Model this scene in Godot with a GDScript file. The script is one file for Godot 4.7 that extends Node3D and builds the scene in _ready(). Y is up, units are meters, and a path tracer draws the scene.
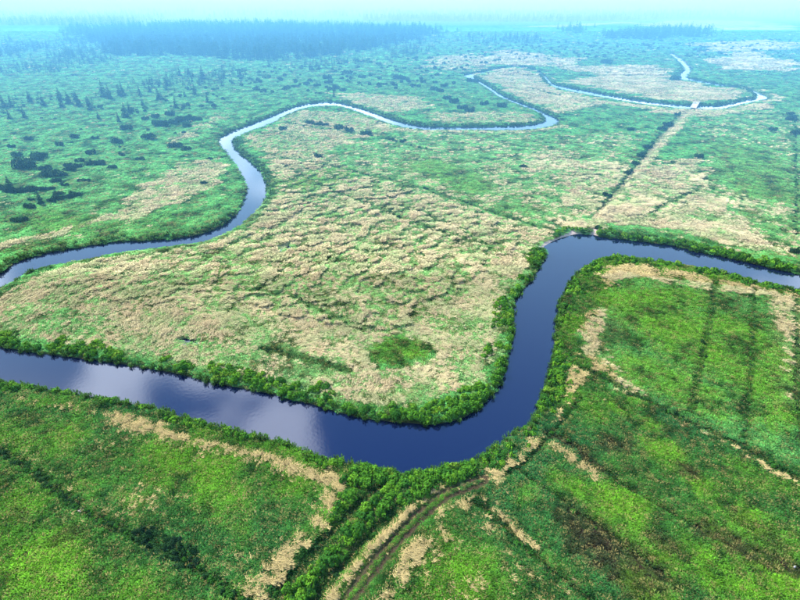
extends Node3D
# A lowland river winding through reed meadows, seen from a hundred metres up. Metres, y up; north is -z.

var RIVER_NORTH: Array = [-154.3, -143.9, -139.2, -141.1, -127.9, -138.7, -113.6, -135.5, -89.8, -131.1, -81.7, -129.1, -76, -127.8, -67, -125.4, -53.5, -120.7, -36.9, -116.3, -32.3, -114.2, -25.2, -112.1, -13.7, -107.4, -5.3, -105.5, 2.6, -104.5, 9, -104, 16.3, -106.2, 20.4, -109.3, 25, -114.2, 29, -120.2, 31.8, -126.2, 33.6, -133.1, 36.4, -141.7, 38.8, -151.6, 40.3, -160.6, 43.4, -170.4, 48.4, -177.9, 52.3, -184.3, 57.9, -197.2, 63, -206.6, 65.1, -213.6, 72.2, -220.4, 83.3, -226.8, 90.5, -224.8, 104.2, -220.4, 120.4, -215.1, 126.8, -209.9, 136, -204.9, 144, -198.6, 151.9, -193.2, 159.9, -188.4, 170.6, -181, 182, -175.6]
var RIVER_SOUTH: Array = [-140.2, -126.3, -126.3, -123.5, -115.7, -120.8, -104.6, -118.5, -93.7, -116.1, -84.5, -114.2, -74.9, -112.2, -68.6, -110.5, -58, -106.4, -50, -103.6, -42.3, -101.4, -34.3, -99, -29.7, -97.6, -23.4, -94.5, -16.4, -91.7, -8.1, -89.6, -0.7, -87.6, 3.2, -87.6, 9.7, -89.1, 17.1, -90.7, 23.5, -95.5, 29.5, -100.3, 35.9, -106.2, 38.8, -113.4, 42.2, -119.4, 46.8, -130.5, 51, -143.1, 55.3, -157.7, 61.2, -171.7, 67.8, -183.4, 76, -193.7, 84.1, -201.3, 94.6, -202.9, 107.1, -199.1, 117.9, -195.1, 127.6, -189.7, 134.9, -183.4, 140.3, -179.4, 150.4, -174.7, 160.2, -167.3, 169.9, -161.1]
var CHANNEL_LEFT: Array = [-193.1, -158.7, -184.1, -164.8, -169.2, -174.2, -160.2, -189.5, -160.5, -198.6, -150.5, -208.3, -136.5, -215, -126.4, -219.2, -113.2, -220.3, -96.5, -224.7, -89.1, -230.4, -83.3, -244.4, -83.1, -265.5, -85.5, -285.7, -89.5, -299.4, -103.3, -332.4, -122.8, -372.1, -131.9, -393.7, -132.6, -414.4, -120.7, -451.2, -111.8, -475.7, -99.5, -513.8, -86.6, -532.5, -65.6, -540.9, -43.8, -520.2, -21.1, -487.8, 0, -457, 19.3, -440.3, 43.2, -438.2, 72.2, -439.2, 101, -443, 115.3, -452.6, 121.2, -460.3, 122.7, -481.7, 121, -496.2, 115.2, -513.8, 107.5, -537.4, 99.5, -565.7, 95.4, -599.9, 88.9, -651.6, 77.9, -697.7, 81, -715.5, 103.8, -737.6, 132.1, -772.4, 153.6, -787.9, 169.1, -782, 180.1, -746.5, 178.4, -700.8, 174.2, -648.8, 181.2, -628, 205.4, -589.2, 228.2, -555.1, 252.6, -533.5, 272, -524, 299.2, -524, 339.5, -551, 356.9, -562.5, 369, -604.1, 351.8, -626.7, 338, -660.8, 330.9, -683.7, 370.7, -755.5, 388.6, -804.1, 410.7, -876.5, 424.8, -934.3]
var CHANNEL_RIGHT: Array = [-181.1, -145.1, -168.5, -149.8, -152.8, -161.3, -150.9, -174.9, -149.3, -182.8, -145.8, -192.5, -133.9, -198.6, -120.4, -205.9, -101.2, -212.9, -88, -217.6, -78.9, -228.1, -73.8, -246.3, -71.5, -270, -74, -289, -79.5, -306.6, -90.4, -332.4, -108.4, -362, -118.3, -385.3, -122.1, -403.5, -115.4, -423.9, -105.6, -445.8, -99.3, -477.7, -86.3, -508.4, -63.3, -519.3, -42.3, -500.5, -20.3, -466.4, 0, -437.5, 18.7, -425.9, 56.1, -424.9, 97.5, -425.9, 119.7, -438.5, 131.5, -454.8, 133.2, -469.8, 128.9, -489.9, 122.1, -516.1, 114, -541.4, 104.5, -577.8, 99, -624.8, 93.5, -668, 90.6, -702.4, 106.8, -723.8, 128.3, -748.3, 152.4, -768.6, 168.3, -755.5, 174.2, -720.5, 171.3, -680.6, 167.7, -631.3, 174.6, -602.9, 198.2, -566.3, 220.6, -534.5, 244.2, -513.8, 263.1, -504.9, 289, -504, 327.4, -529.2, 351.7, -544.9, 366.1, -557.7, 372.2, -576.7, 375, -610.8, 360, -642.7, 348.8, -676.1, 349.7, -696.1, 380.4, -751, 404.5, -814.5, 426.7, -888.8, 440.4, -948.1]
var DRY_FIELDS: Array = [
	[0.54, [-151.8, -154.8, -147.6, -169.7, -144.7, -190.3, -118.7, -204, -86.4, -216, -71.1, -235.1, -66.2, -270, -74.7, -312.3, -89.4, -343.3, -109.3, -393.7, -99.8, -437.2, -89.7, -498.4, -43.8, -485.8, -8, -437.2, -44.6, -367, -29.9, -312.3, 10.6, -270, 57.8, -240, 70, -226.9, 55.8, -197.4, 40.6, -174.2, 33.4, -141.7, 21.6, -119.3, 5.4, -109.6, -19.4, -112.9, -46.9, -122.4, -94.5, -136.2, -123.7, -142.8, -146.6, -147.4]],
	[0.3, [-45.9, -379.9, 22.9, -414.4, 120.3, -408.3, 186.5, -423.9, 99.2, -248.9, 72.5, -229.2, 35.5, -255.6, -5.7, -292.4, -30.7, -322.1]],
	[0.1, [-8.8, -136.2, -4.9, -143.4, 3.3, -145.1, 8.9, -138.9, 7.7, -131.1, 0, -126.2, -7.4, -125.2]],
	[0.35, [-127.8, -152.3, -120.1, -160, -100, -154.8, -85.4, -144.5, -100.9, -142.8, -119.2, -146.3]],
	[0.4, [-68.4, -142.8, -31.9, -138.9, -14.9, -125.2, -29.1, -121.5, -54.9, -130.1]],
	[0.95, [188.9, -665.8, 248, -712.2, 297.4, -680.6, 331.5, -651.6, 353.9, -588.1, 331, -555.1, 277.1, -535, 239.1, -560.4, 212, -599.9, 186.1, -637.9]],
	[0.75, [100.6, -704, 150.6, -755.5, 171.2, -712.2, 165.9, -637.9, 182.2, -588.1, 197.6, -555.1, 141.3, -489.9, 117.6, -550, 106, -599.9]],
	[0.7, [106.1, -251.6, 155, -326.1, 189.9, -347.8, 170.4, -285.7, 145.1, -262.6, 119, -236.3, 101.9, -235.1]],
	[0.55, [75.2, -232.7, 98.8, -247.6, 106.1, -251.6, 92.5, -228.1, 83.6, -229.2]],
	[0.5, [110.3, -332.4, 136, -343.3, 134.1, -303, 100.5, -252.9, 88.1, -262.6]],
	[0.55, [79.9, -354.8, 109.7, -367, 108.5, -326.1, 85, -318.1]],
	[0.28, [269, -498.4, 376.6, -498.4, 179, -199.3, 142.5, -208.9, 159, -270]],
	[0.55, [161, -285.7, 169.6, -270, 164.1, -208.9, 147.9, -210.9, 134.2, -228.1, 113.7, -235.1]],
	[0.5, [-144.5, -245, -147.9, -294.1, -141.8, -332.4, -119.8, -343.3, -101.6, -299.4, -112.8, -274.5, -125.6, -252.9, -131.9, -238.7]],
	[0.5, [-174.9, -393.7, -162.2, -485.8, -145.7, -458.5, -155.4, -379.9]],
	[0.6, [-56.7, -582.3, 19.9, -560.4, 36.4, -507.1, 0, -485.8, -37.9, -530.1]],
	[0.5, [35.1, -485.8, 106, -489.9, 106.7, -451.2, 40.8, -447.6]],
	[0.6, [37.4, -870.5, 110.3, -920.8, 142.2, -825.1, 88.7, -728.9, 53, -764.8]],
	[0.75, [102, -847.3, 199.9, -976.9, 239.1, -870.5, 228.1, -728.9, 189.8, -784, 138.8, -804.1]],
	[0.85, [212, -764.8, 325.3, -784, 334.9, -712.2, 297.4, -680.6, 248, -712.2]],
	[0.85, [426.5, -825.1, 566.7, -948.1, 542.2, -784, 494.2, -728.9, 427.5, -746.5]],
	[0.75, [368.4, -624.8, 386.8, -599.9, 380.4, -555.1, 337, -507.1, 255.3, -469.8, 212, -489.9, 262.1, -502.7, 329.1, -525.4]],
	[0.8, [248, -1484.2, 610.7, -1668.1, 688.9, -1589.5, 699.5, -1391.6, 650.7, -1627.9, 396.9, -1484.2]],
	[0.85, [608.2, -1517.8, 757.8, -1754.5, 990.9, -1754.5, 1013.7, -1517.8, 932.6, -1391.6, 746.1, -1391.6, 719.3, -1484.2]],
	[0.75, [528.3, -1074.1, 699.5, -1149.7, 728.6, -1074.1, 666.2, -976.9, 518.1, -948.1]],
	[0.7, [68.5, -166.9, 81, -192.1, 102.6, -195.6, 124.4, -182, 149.5, -172.7, 145.7, -166.9, 112.8, -174.2, 94.5, -185.3, 77.5, -174.2, 65.3, -147.4, 59.5, -125.2, 55.9, -125.2]],
	[0.45, [56.9, -128.6, 63, -136.2, 70.2, -115, 66.3, -112.1]],
	[0.06, [81, -178, 93.9, -183.6, 119.6, -172.7, 144.8, -165.5, 164.6, -153.5, 107.6, -79.6, 95.2, -88.2, 82.5, -100.6, 71.5, -114.5, 63.2, -131.1, 69.9, -153.5]],
	[0.16, [-127.7, -112.9, -112.1, -114.5, -92.6, -109.6, -74.9, -106.5, -56, -98.5, -36.8, -92.9, -18.8, -86.7, -16.8, -79.6, -20.6, -68.5, -26.8, -59.1, -37.6, -57.1, -86.5, -57.1]],
	[0.06, [-109.4, -88.2, -97.6, -91.9, -70.1, -76.5, -56.2, -69.7, -39.2, -62.1, -31.5, -55.3, -85.1, -55.3]],
	[0.02, [50, -112.9, 65.8, -110.8, 81.1, -97.8, 93.3, -85.2, 103.6, -74.5, 82.3, -46.8, 34.3, -46.8, 22.4, -79.6, 28.6, -88.2]],
	[0.2, [15.8, -80.5, 21.6, -74.5, 28.1, -65.2, 33.3, -55.3, -5.6, -55.3, 0, -67.4, 6.5, -75.7]],
]
var DRY_STRIPS: Array = [
	[0.6, 4, [52, -125.2, 45.8, -116.2, 40.7, -108.9, 33.5, -100.6, 27, -92.9, 21.3, -87.6]],
	[0.62, 4.6, [-123.5, -118.8, -114, -117.5, -97.4, -113.3, -82.5, -111.2, -65.9, -104.3, -51.4, -99.9, -36, -94.8, -24.3, -91.3, -17.1, -88.2]],
	[0.66, 3.4, [-16.6, -87.6, -14.7, -82.9, -16.8, -74.5, -20.5, -67.4, -25.2, -60.6, -29, -56.4]],
	[0.6, 1.8, [8.7, -83.2, 2.7, -78.1, -3.8, -71.6, -10.2, -62.7, -14.6, -56.4]],
	[0.55, 1.8, [8.8, -76.5, 15.6, -79.1, 21.6, -74.5, 26.6, -67.4]],
	[0.5, 1.8, [4.1, -68.5, -1, -61, -3.7, -56]],
	[0.75, 3.5, [-184.3, -206.9, -174.7, -211.9, -156.7, -226.9, -143.3, -247.6]],
	[0.85, 4, [94.9, -240, 122.1, -285.7, 166.5, -354.8, 260.1, -498.4]],
	[0.6, 8, [-15.5, -423.9, 23.2, -420.7, 92.6, -420.7, 127.8, -437.2]],
	[0.5, 1.5, [36.7, -97.8, 46.6, -85.2, 53.5, -78.8]],
	[0.45, 1.8, [70.8, -109.6, 81.1, -97.8, 91.3, -85.8]],
	[0.7, 6, [145.7, -172.7, 123.5, -136.2, 109.4, -112.9]],
	[0.8, 7, [137.8, -489.9, 191.1, -535, 235, -502.7]],
]
var DITCHES: Array = [
	[1, 1.3, [-110.9, -100.6, -99.1, -94.3, -86.6, -87.4, -71.2, -77.5, -61.7, -72.9, -55.4, -70.1, -42, -64.1, -31.6, -57.7, -25.8, -54.9]],
	[0.9, 1.5, [-5, -82.9, -12.8, -73.2, -19.8, -63.1, -24, -56.8]],
	[0.8, 1.3, [-0.4, -77.3, -6.3, -70.4, -12.7, -62.1, -16.4, -56.4]],
	[0.9, 1.3, [54.4, -128.1, 67.1, -113.3, 81.4, -98.9, 85.8, -94.5, 93.1, -84.9, 100.8, -76.5]],
	[0.7, 1.4, [123.2, -182.8, 103.5, -148.6, 85.5, -119.3, 78.3, -108.1]],
	[0.7, 1.3, [133.9, -174.9, 107.1, -130.1, 96.6, -112.9, 86.2, -95.2]],
	[0.7, 1.3, [146, -169, 132.2, -147.4, 110.5, -112.9, 101.4, -97.8]],
	[0.8, 0.8, [28.8, -87, 37.5, -77.5, 46.8, -67.8, 52.2, -61.4]],
	[0.6, 0.8, [40, -100.6, 49.5, -86.1, 55.5, -79.4, 63.6, -72]],
	[0.9, 1, [16.5, -78.8, 21.5, -74, 26.4, -66.7, 35.8, -56.8]],
	[0.7, 0.9, [50.8, -113.7, 41.9, -103.2, 31.6, -91.3, 24.7, -86.4]],
	[0.6, 1.4, [99, -252.9, 128.1, -299.4, 166.1, -362, 247.3, -489.9]],
	[0.5, 1.6, [328.9, -458.5, 243, -322.1, 181.5, -224.7]],
	[0.5, 2, [-85.3, -354.8, -37.6, -324.1, 4, -295.8, 28.7, -271.5, 65.8, -232.7]],
	[0.5, 2.2, [-93.8, -447.6, -25.6, -408.3, 20.6, -367]],
	[0.5, 2.2, [-74.4, -332.4, -38.9, -285.7, 9.5, -236.3, 43.2, -208.9]],
	[0.8, 1.6, [-43.5, -136.2, -30.8, -132.1, -15.5, -125.7]],
	[0.45, 1.5, [-56.4, -174.2, -36.4, -166.9, -18.6, -150.4, 0, -146.3]],
	[0.4, 1.5, [-5.2, -262.6, 19.4, -242.5, 42.4, -204]],
	[0.5, 3, [298, -485.8, 321.9, -481.7, 344.6, -469.8]],
	[0.5, 3, [140.3, -612.1, 150.9, -588.1, 162.2, -571.2]],
	[0.6, 4, [619.5, -976.9, 587.4, -882.6, 549, -784]],
	[0.5, 2, [115.6, -240, 137.3, -262.6, 166.5, -285.7]],
]
var TRACKS: Array = [
	[1, 0.55, [19.1, -84.9, 15.4, -83.2, 10.7, -81.3, 5.5, -76.5, 0, -70.6, -6.7, -61.8, -10.1, -56]],
	[0.6, 0.8, [93.7, -243.7, 123.3, -289, 168.5, -359.6, 217.2, -437.2, 265.9, -507.1]],
]
var LUSH: Array = [
	[1, 6, [-2.5, -135.2, 2.5, -136.2]],
	[0.9, 4, [61.3, -109.6, 64.7, -110.8]],
	[1, 3, [64.1, -103.5, 64.8, -102.8]],
	[0.8, 3.5, [63.7, -95.5, 66.2, -93.8]],
	[0.9, 5, [48.2, -79.6, 50.4, -76.5]],
	[0.8, 3, [68.8, -82.9, 71.7, -81.8]],
	[0.9, 4, [73.4, -76.5, 74.8, -75]],
	[1, 3, [53.3, -63.9, 54.2, -62.7]],
	[0.6, 3, [37, -84.1, 40, -82.4]],
	[1, 5, [58.3, -65.2, 66.6, -62.1, 76.2, -58.7]],
	[0.8, 4, [46.2, -60, 48.9, -57.1]],
	[0.8, 5, [-72.4, -65.2, -63.1, -61]],
	[0.5, 5, [-57.1, -88.2, -44.3, -85.2]],
	[0.85, 13, [88.3, -160, 94.5, -136.2]],
	[0.8, 13, [111.6, -147.4, 102.7, -112.9]],
	[0.8, 8, [80.1, -166.9, 105.7, -166.9]],
	[0.7, 8, [71.7, -126.2, 83.3, -112.9]],
	[0.5, 10, [-183.6, -248.9, -157, -236.3]],
	[0.6, 3, [43.2, -74.5, 49.5, -68.5]],
	[0.5, 5, [-98.4, -101.4, -86.2, -97.8]],
	[0.5, 14, [-56.9, -294.1, -41.8, -312.3]],
	[0.5, 14, [18.9, -332.4, 39.8, -294.1]],
	[0.4, 20, [233.2, -367, 205.4, -285.7]],
]
var BARE: Array = [
	[0.99, 5.2, [39.6, -69.7, 44.2, -65.2, 48, -62.1]],
	[0.88, 3.9, [37.8, -74.5, 40.3, -72]],
	[1, 2.6, [64.6, -72, 69.1, -68.5, 73.4, -65.2, 77.8, -62.7]],
	[0.99, 2.08, [67.4, -88.8, 68.9, -87]],
	[0.77, 2.6, [51.4, -96.2, 56, -95.2]],
	[0.88, 2.6, [53.1, -69.7, 55.2, -68.3]],
	[0.66, 2.6, [73.4, -74.5, 78, -67.8]],
	[0.77, 1.95, [-70.8, -69.7, -68.6, -71.6]],
	[0.66, 1.56, [-84.4, -76.5, -81, -74.5]],
	[0.55, 3.9, [71, -150.4, 69.6, -144.5]],
	[0.88, 1.56, [38, -99.9, 43.6, -95.2, 47.6, -88.2]],
	[0.88, 3.25, [43.1, -62.1, 45.7, -58.7]],
]
var MEADOWS: Array = [
	[0.85, [-423.3, -142.8, -126.9, -137.6, -81.2, -128.1, -53.1, -119.7, -32, -113.3, -13.6, -106.5, 8.9, -103.2, 20.3, -108.5, 31.5, -125.2, 38.5, -150.4, 47.8, -176.5, 62.5, -205, 71.7, -219.2, 103.6, -219.2, 135.2, -204, 158.6, -186.9, 409.6, -136.2, 7577.7, -3568.9, -7577.7, -3568.9]],
	[1, [-249.8, -199.3, -176, -213.9, -148.8, -248.9, -99.2, -248.9, -91.6, -285.7, -126.9, -367, -128.6, -440.6, -69.2, -555.1, 109.7, -793.9, 499.6, -976.9, 832.7, -976.9, 1214.4, -1452.1, -1700.1, -1452.1, -291.5, -199.3]],
	[1, [-71.2, -343.3, 0, -437.2, 124.4, -423.9, 260.1, -498.4, 448.4, -498.4, 197.6, -186.1, 137.2, -224.7, 76.1, -236.3, 31.8, -270, -11.7, -303]],
	[0.85, [-155.4, -150.4, -145.7, -166.9, -116.6, -199.3, -73.1, -224.7, -69.9, -303, 57.1, -236.3, 32.4, -141.7, 11.1, -112.9, -28.4, -117.1, -95.8, -138.9]],
	[0.5, [80.4, -190.3, 176.6, -160, 116.6, -85.2, 66.6, -112.9, 58.3, -131.1]],
]
var SANDS: Array = [
	[1, [58.9, -209.9, 63.9, -218.1, 70.8, -222.5, 80, -229.8, 84.5, -227.5, 81.7, -222.5, 71.8, -216, 64.5, -207.9]],
	[1, [89.7, -231, 92.5, -231, 90.3, -222.5, 87.3, -223]],
]
var POOLS: Array = [
	[1, [-53.5, -212.9, -52.3, -216, -49.1, -215.5, -46.9, -212.9, -43.1, -213.9, -42.6, -210.9, -46.3, -209.4, -49.8, -207.4, -52.7, -208.9]],
	[1, [-71.5, -77.3, -71.4, -78.2, -70.6, -78.3, -70, -77.5, -70.5, -76.9]],
	[1, [-73.4, -142.2, -70.5, -143.4, -66.2, -142.2, -63.1, -140.6, -65.3, -139.5, -70.2, -140.6]],
]
var GULLY: Array = [
	[1, [-12.9, -86.4, -8.2, -89.4, 0, -87, 9.6, -88.8, 16.4, -90, 18.9, -87, 10.5, -84.6, 4, -79.6, -2.6, -73.5, -8.5, -66.1, -13.3, -58.7, -15.9, -54.9, -26.7, -54.9, -21.4, -61, -15.5, -70.8, -13.5, -79.6]],
]
var HUMMOCKS: Array = [
	[1, [-74.4, -248.9, -72.5, -332.4, -68.6, -367, -23.9, -312.3, 39.7, -248.9, 52.6, -224.7, 38.2, -204, 14.6, -166.9, 1.6, -144.5, -23.7, -150.4, -50.2, -163.4, -76.4, -178, -78.4, -204]],
	[0.6, [-142.3, -186.1, -118.3, -203, -81.7, -215, -71.9, -182, -50.2, -163.4, -70.7, -160, -116.6, -166.9]],
	[0.6, [110.3, -332.4, 189.9, -347.8, 169.3, -285.7, 114.2, -236.3, 99.2, -248.9]],
]
var THICKET: Array = [
	[1, [-56.3, -70.8, -55.3, -72.5, -51.3, -72, -47.5, -69.7, -42.6, -67.6, -40.9, -64.8, -43.3, -62.7, -48.1, -64.8, -53, -67]],
]
var LONE_SHRUBS: Array = [
	-231.9, -326.1, 13.7, -217.2, -322.1, 7.4, -205.3, -308.5, 10.2, -198, -299.4, 5.3, -199.9, -310.4, 4.7, -201.4, -320.1, 7.1, -207, -328.2, 5.7, -200.1, -328.2, 6.4, -194.1, -332.4, 7.2, -189, -332.4, 7.1, -184.4, -301.1, 3.7, -181, -301.1, 3.7, -189.6, -292.4, 4.4, -235.1, -343.3, 7.9, -205, -338.8, 5.0, -221.4, -287.3, 6.3, -213.5, -280.8, 6.9, -209.6, -280.8, 6.8, -205.8, -280.8, 6.0, -202.9, -282.4, 6.7, -200, -284, 6.0, -196.1, -284, 4.4, -188.7, -258.4, 5.5, -194.1, -268.5, 2.9, -182.7, -267, 4.8, -181.2, -270, 5.6, -184.9, -277.6, 5.0, -177.5, -273, 5.5, -174.9, -276.1, 6.2, -184.5, -240, 5.3, -182.6, -242.5, 4.6, -190.8, -437.2, 12.4, -183, -444.1, 8.6, -179, -451.2, 9.6, -174.9, -458.5, 8.7, -168.2, -458.5, 6.8, -206.1, -466, 7.1, -212.3, -458.5, 6.1, -212.2, -423.9, 8.7, -184, -396.5, 9.7, -197.2, -473.7, 8.2, -168.9, -433.8, 6.5, -253, -352.4, 6.5, -236.4, -347.8, 8.9, -201.7, -385.3, 8.0, -207, -357.2, 6.8, -178, -326.1, 5.4, -157.1, -374.7, 9.0, -146.1, -367, 6.3, -86, -673.2, 10.3, -64.5, -712.2, 10.8, -2.4, -673.2, 10.2, 5.8, -665.8, 8.8, -5.5, -624.8, 5.9, 14.3, -624.8, 5.9, 26, -644.7, 7.3, 39.6, -644.7, 6.1, 36, -599.9, 8.0, 41.6, -588.1, 7.8, 47.9, -618.4, 8.2, 46, -550, 8.4, 51.2, -530.1, 9.2, 56, -502.7, 8.7, 61.8, -489.9, 8.5, 78.3, -520.7, 8.1, 92.7, -511.5, 9.0, 80, -651.6, 8.7, 86.9, -651.6, 7.5, -72.9, -444.1, 7.0, -65.9, -440.6, 6.9, -59.9, -437.2, 6.0, -47.7, -427.2, 7.5, -39.4, -420.7, 7.3, -25.6, -408.3, 7.9, -6.6, -393.7, 4.6, 2.2, -388.1, 4.5, -53.1, -347.8, 5.5, -90.9, -423.9, 5.9, 76.3, -326.1, 4.6, -91.3, -624.8, 7.2, -80.4, -644.7, 8.7, -68.5, -605.9, 8.1, 285.9, -804.1, 13.3, 320.6, -665.8, 11.8, 195.8, -347.8, 5.8, 288, -420.7, 6.4, 324.8, -458.5, 9.5, 299.8, -411.3, 8.7, 336.8, -477.7, 6.2, 239.2, -477.7, 6.5, 213.2, -437.2, 7.9, 203.6, -423.9, 6.7, 172.1, -372.1, 5.8, 159.6, -352.4, 6.3, 148.9, -334.5, 5.2, 137, -314.2, 5.6, 163.8, -359.6, 4.0, 178.3, -420.7, 5.5, 111.7, -276.1, 4.9, 92.2, -231.5, 3.1, 168.7, -205.9, 5.3, -112, -295.8, 3.8, -185.2, -354.8, 4.1, -238.8, -377.3, 5.6, -269.6, -393.7, 6.0, -239.8, -399.4, 6.8, -123.1, -343.3, 3.6, -168.4, -343.3, 4.7, -269.2, -372.1, 4.9, -222.9, -396.5, 4.7, -193.2, -285.7, 3.7
]
var LONE_SPRUCES: Array = [
	-213.4, -282.4, 9.2, -186.8, -264.1, 7.7, -233.2, -469.8, 12.7, -236.7, -485.8, 9.8, -230.7, -451.2, 8.2, -280.8, -571.2, 12.8, -236.1, -550, 11.9, -204, -507.1, 10.8, -207.8, -571.2, 11.9, -182, -530.1, 8.8, -214.2, -560.4, 7.1, -237.8, -516.1, 6.8, -327.1, -462.2, 8.4, -316.8, -466, 9.5, -278, -498.4, 10.5, -252.5, -462.2, 6.5, -310.3, -511.5, 11.1, -297, -516.1, 11.0, -294.9, -560.4, 15.4, -287.8, -516.1, 9.7, -284.1, -550, 13.8, -333.1, -550, 11.9, -353.6, -535, 10.7, -356.2, -511.5, 10.5, -281.4, -565.7, 11.5, -263.6, -571.2, 10.1, -232, -673.2, 15.3, -267.2, -696.1, 11.7, -258.9, -704, 10.3, -65.8, -560.4, 7.5, -256.3, -624.8, 10.7, -260.2, -588.1, 9.0, -308.7, -535, 11.4, -311.2, -525.4, 12.6, -329.4, -516.1, 10.2, -359.8, -507.1, 11.8
]
var SPRUCE_BELT: Array = [
	[1, [-400.7, -507.1, -385.4, -539.9, -344.7, -571.2, -307.3, -599.9, -280.2, -637.9, -239.6, -746.5, -203.3, -784, -178.8, -746.5, -205.7, -651.6, -229, -588.1, -246.4, -530.1, -266.2, -511.5, -284.8, -494.1, -322.8, -498.4, -348, -481.7, -377.2, -473.7]],
]
var FOREST: Array = [
	[1, [-590, -1039.7, -460.2, -895, -317.9, -882.6, -191.9, -825.1, -143.9, -836.1, -93.3, -907.8, -34.8, -1023.3, 64.3, -1191.4, 83.9, -1391.6, -253.4, -1517.8, -569.9, -1552.9, -749.4, -1421.2]],
	[0.8, [-1243.5, -1552.9, -871.2, -1535.2, -662.4, -1589.5, -809.6, -1956.1, -1554.4, -1956.1]],
	[0.85, [-68.2, -1710.2, 444.1, -1668.1, 699.5, -1754.5, 920.4, -1850, 1059.8, -2139.3, -84.8, -2139.3]],
	[0.9, [343.1, -1309.4, 410.2, -1284.1, 447.7, -1391.6, 380.7, -1421.2]],
	[0.9, [418.9, -1170.2, 458.7, -1129.8, 582.9, -1191.4, 649.5, -1236.1, 662.9, -1363.1, 582.9, -1391.6, 464.2, -1284.1]],
	[0.5, [-139.4, -728.9, -79.5, -764.8, 32.4, -948.1, 123.6, -1039.7, 77.7, -1149.7, -33.3, -976.9, -102, -847.3, -176.2, -784]],
	[0.45, [-571, -680.6, -430.8, -728.9, -398.1, -825.1, -602.3, -1149.7, -860.9, -1056.6]],
	[0.5, [56.4, -1110.7, 139.2, -1023.3, 255, -1074.1, 296.6, -1213.3, 166.5, -1236.1]],
]
var SHRUBLAND: Array = [
	[0.95, [-224.2, -637.9, -101.4, -571.2, 21.6, -612.1, 170.6, -825.1, 349.7, -847.3, 597.8, -870.5, 804, -1191.4, 400.7, -1074.1, 263.2, -1110.7, 48.6, -948.1, -94.9, -784, -198.4, -712.2]],
	[0.4, [-297.9, -343.3, -233.2, -367, -185.2, -367, -155.4, -423.9, -154.6, -489.9, -124.9, -588.1, -224.2, -637.9, -265, -489.9, -383.1, -458.5]],
]
var ROCKS: Array = [78.4, -63.7, -68.7, -138.6]
var BRIDGE: Array = [
	[1, 3, [280.6, -529.2, 265.2, -503.6]],
]
# ---- the survey grid: fine near the viewpoint's meadow, coarser towards the horizon
const AX := 0.5
const BX := 0.010
const AZ := 0.45
const BZ := 0.006
const D0 := 30.0
const HALF := 454
const BACK := 24
const WATER := -0.8
var nx := 2 * HALF + 1
var nz := 0
var xs := PackedFloat32Array()
var zs := PackedFloat32Array()
var river_d := PackedFloat32Array()
var dry := PackedFloat32Array()
var ditch := PackedFloat32Array()
var track := PackedFloat32Array()
var lush := PackedFloat32Array()
var bare := PackedFloat32Array()
var sand := PackedFloat32Array()
var pool := PackedFloat32Array()
var wood := PackedFloat32Array()
var scrub := PackedFloat32Array()
var hummock := PackedFloat32Array()
var gully := PackedFloat32Array()
var track_lines: Array[PackedVector2Array] = []
var verge := PackedFloat32Array()
var meadow := PackedFloat32Array()
var land := PackedFloat32Array()
var n_broad := FastNoiseLite.new()
var n_mid := FastNoiseLite.new()
var n_fine := FastNoiseLite.new()
var n_ridge := FastNoiseLite.new()
var rng := RandomNumberGenerator.new()
var used := {}

func _ready() -> void:
	rng.seed = 77
	# camera
	var cam := Camera3D.new()
	cam.name = "camera"
	cam.fov = 58.65
	cam.position = Vector3(0, 100, 0)
	cam.rotation_degrees = Vector3(-30.93, 0, 0)
	cam.near = 0.5
	cam.far = 20000
	add_child(cam)
	cam.current = true
	# sky, haze, exposure
	var sky_material := ProceduralSkyMaterial.new()
	sky_material.sky_top_color = Color(0.009, 0.075, 0.30).linear_to_srgb()
	sky_material.sky_horizon_color = Color(0.68, 1.02, 1.18).linear_to_srgb()
	sky_material.sky_energy_multiplier = 1.0
	sky_material.sky_curve = 0.26
	sky_material.ground_horizon_color = Color(0.30, 0.38, 0.40).linear_to_srgb()
	sky_material.ground_bottom_color = Color(0.06, 0.10, 0.05).linear_to_srgb()
	sky_material.sky_cover = cloud_cover()
	sky_material.sky_cover_modulate = Color(0.95, 0.97, 1.0)
	var sky := Sky.new()
	sky.sky_material = sky_material
	var env := Environment.new()
	env.background_mode = Environment.BG_SKY
	env.sky = sky
	env.tonemap_mode = Environment.TONE_MAPPER_LINEAR
	env.tonemap_exposure = 3.7
	env.fog_enabled = true
	env.fog_light_color = Color(0.30, 0.72, 1.0).linear_to_srgb()
	env.fog_density = 0.00003
	env.volumetric_fog_enabled = true
	env.volumetric_fog_density = 0.0
	env.sdfgi_enabled = true
	env.ssao_enabled = true
	env.ssil_enabled = true
	var around := WorldEnvironment.new()
	around.name = "world_environment"
	around.environment = env
	add_child(around)
	# a hazy sun, beyond the river and to the left
	var sun := DirectionalLight3D.new()
	sun.name = "sun"
	sun.light_color = Color(1.0, 0.96, 0.88)
	sun.light_energy = 1.6
	sun.light_angular_distance = 0.8
	sun.shadow_enabled = true
	add_child(sun)
	sun.look_at_from_position(Vector3.ZERO, -Vector3(-0.66, 0.80, -0.60))

	haze_bank("distant_haze", Vector3(0, 60, -3450), Vector3(11000, 140, 6500), Color(0.17, 0.56, 0.95), 0.0006)
	haze_bank("horizon_haze", Vector3(0, 60, -4100), Vector3(11000, 140, 5200), Color(1.0, 0.87, 0.85), 0.0019)
	set_up_noise()
	survey()
	build_ground()
	build_water()
	build_footbridge()
	plant_shrubs()
	plant_trees()
	build_details()
	plant_tufts()

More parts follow.
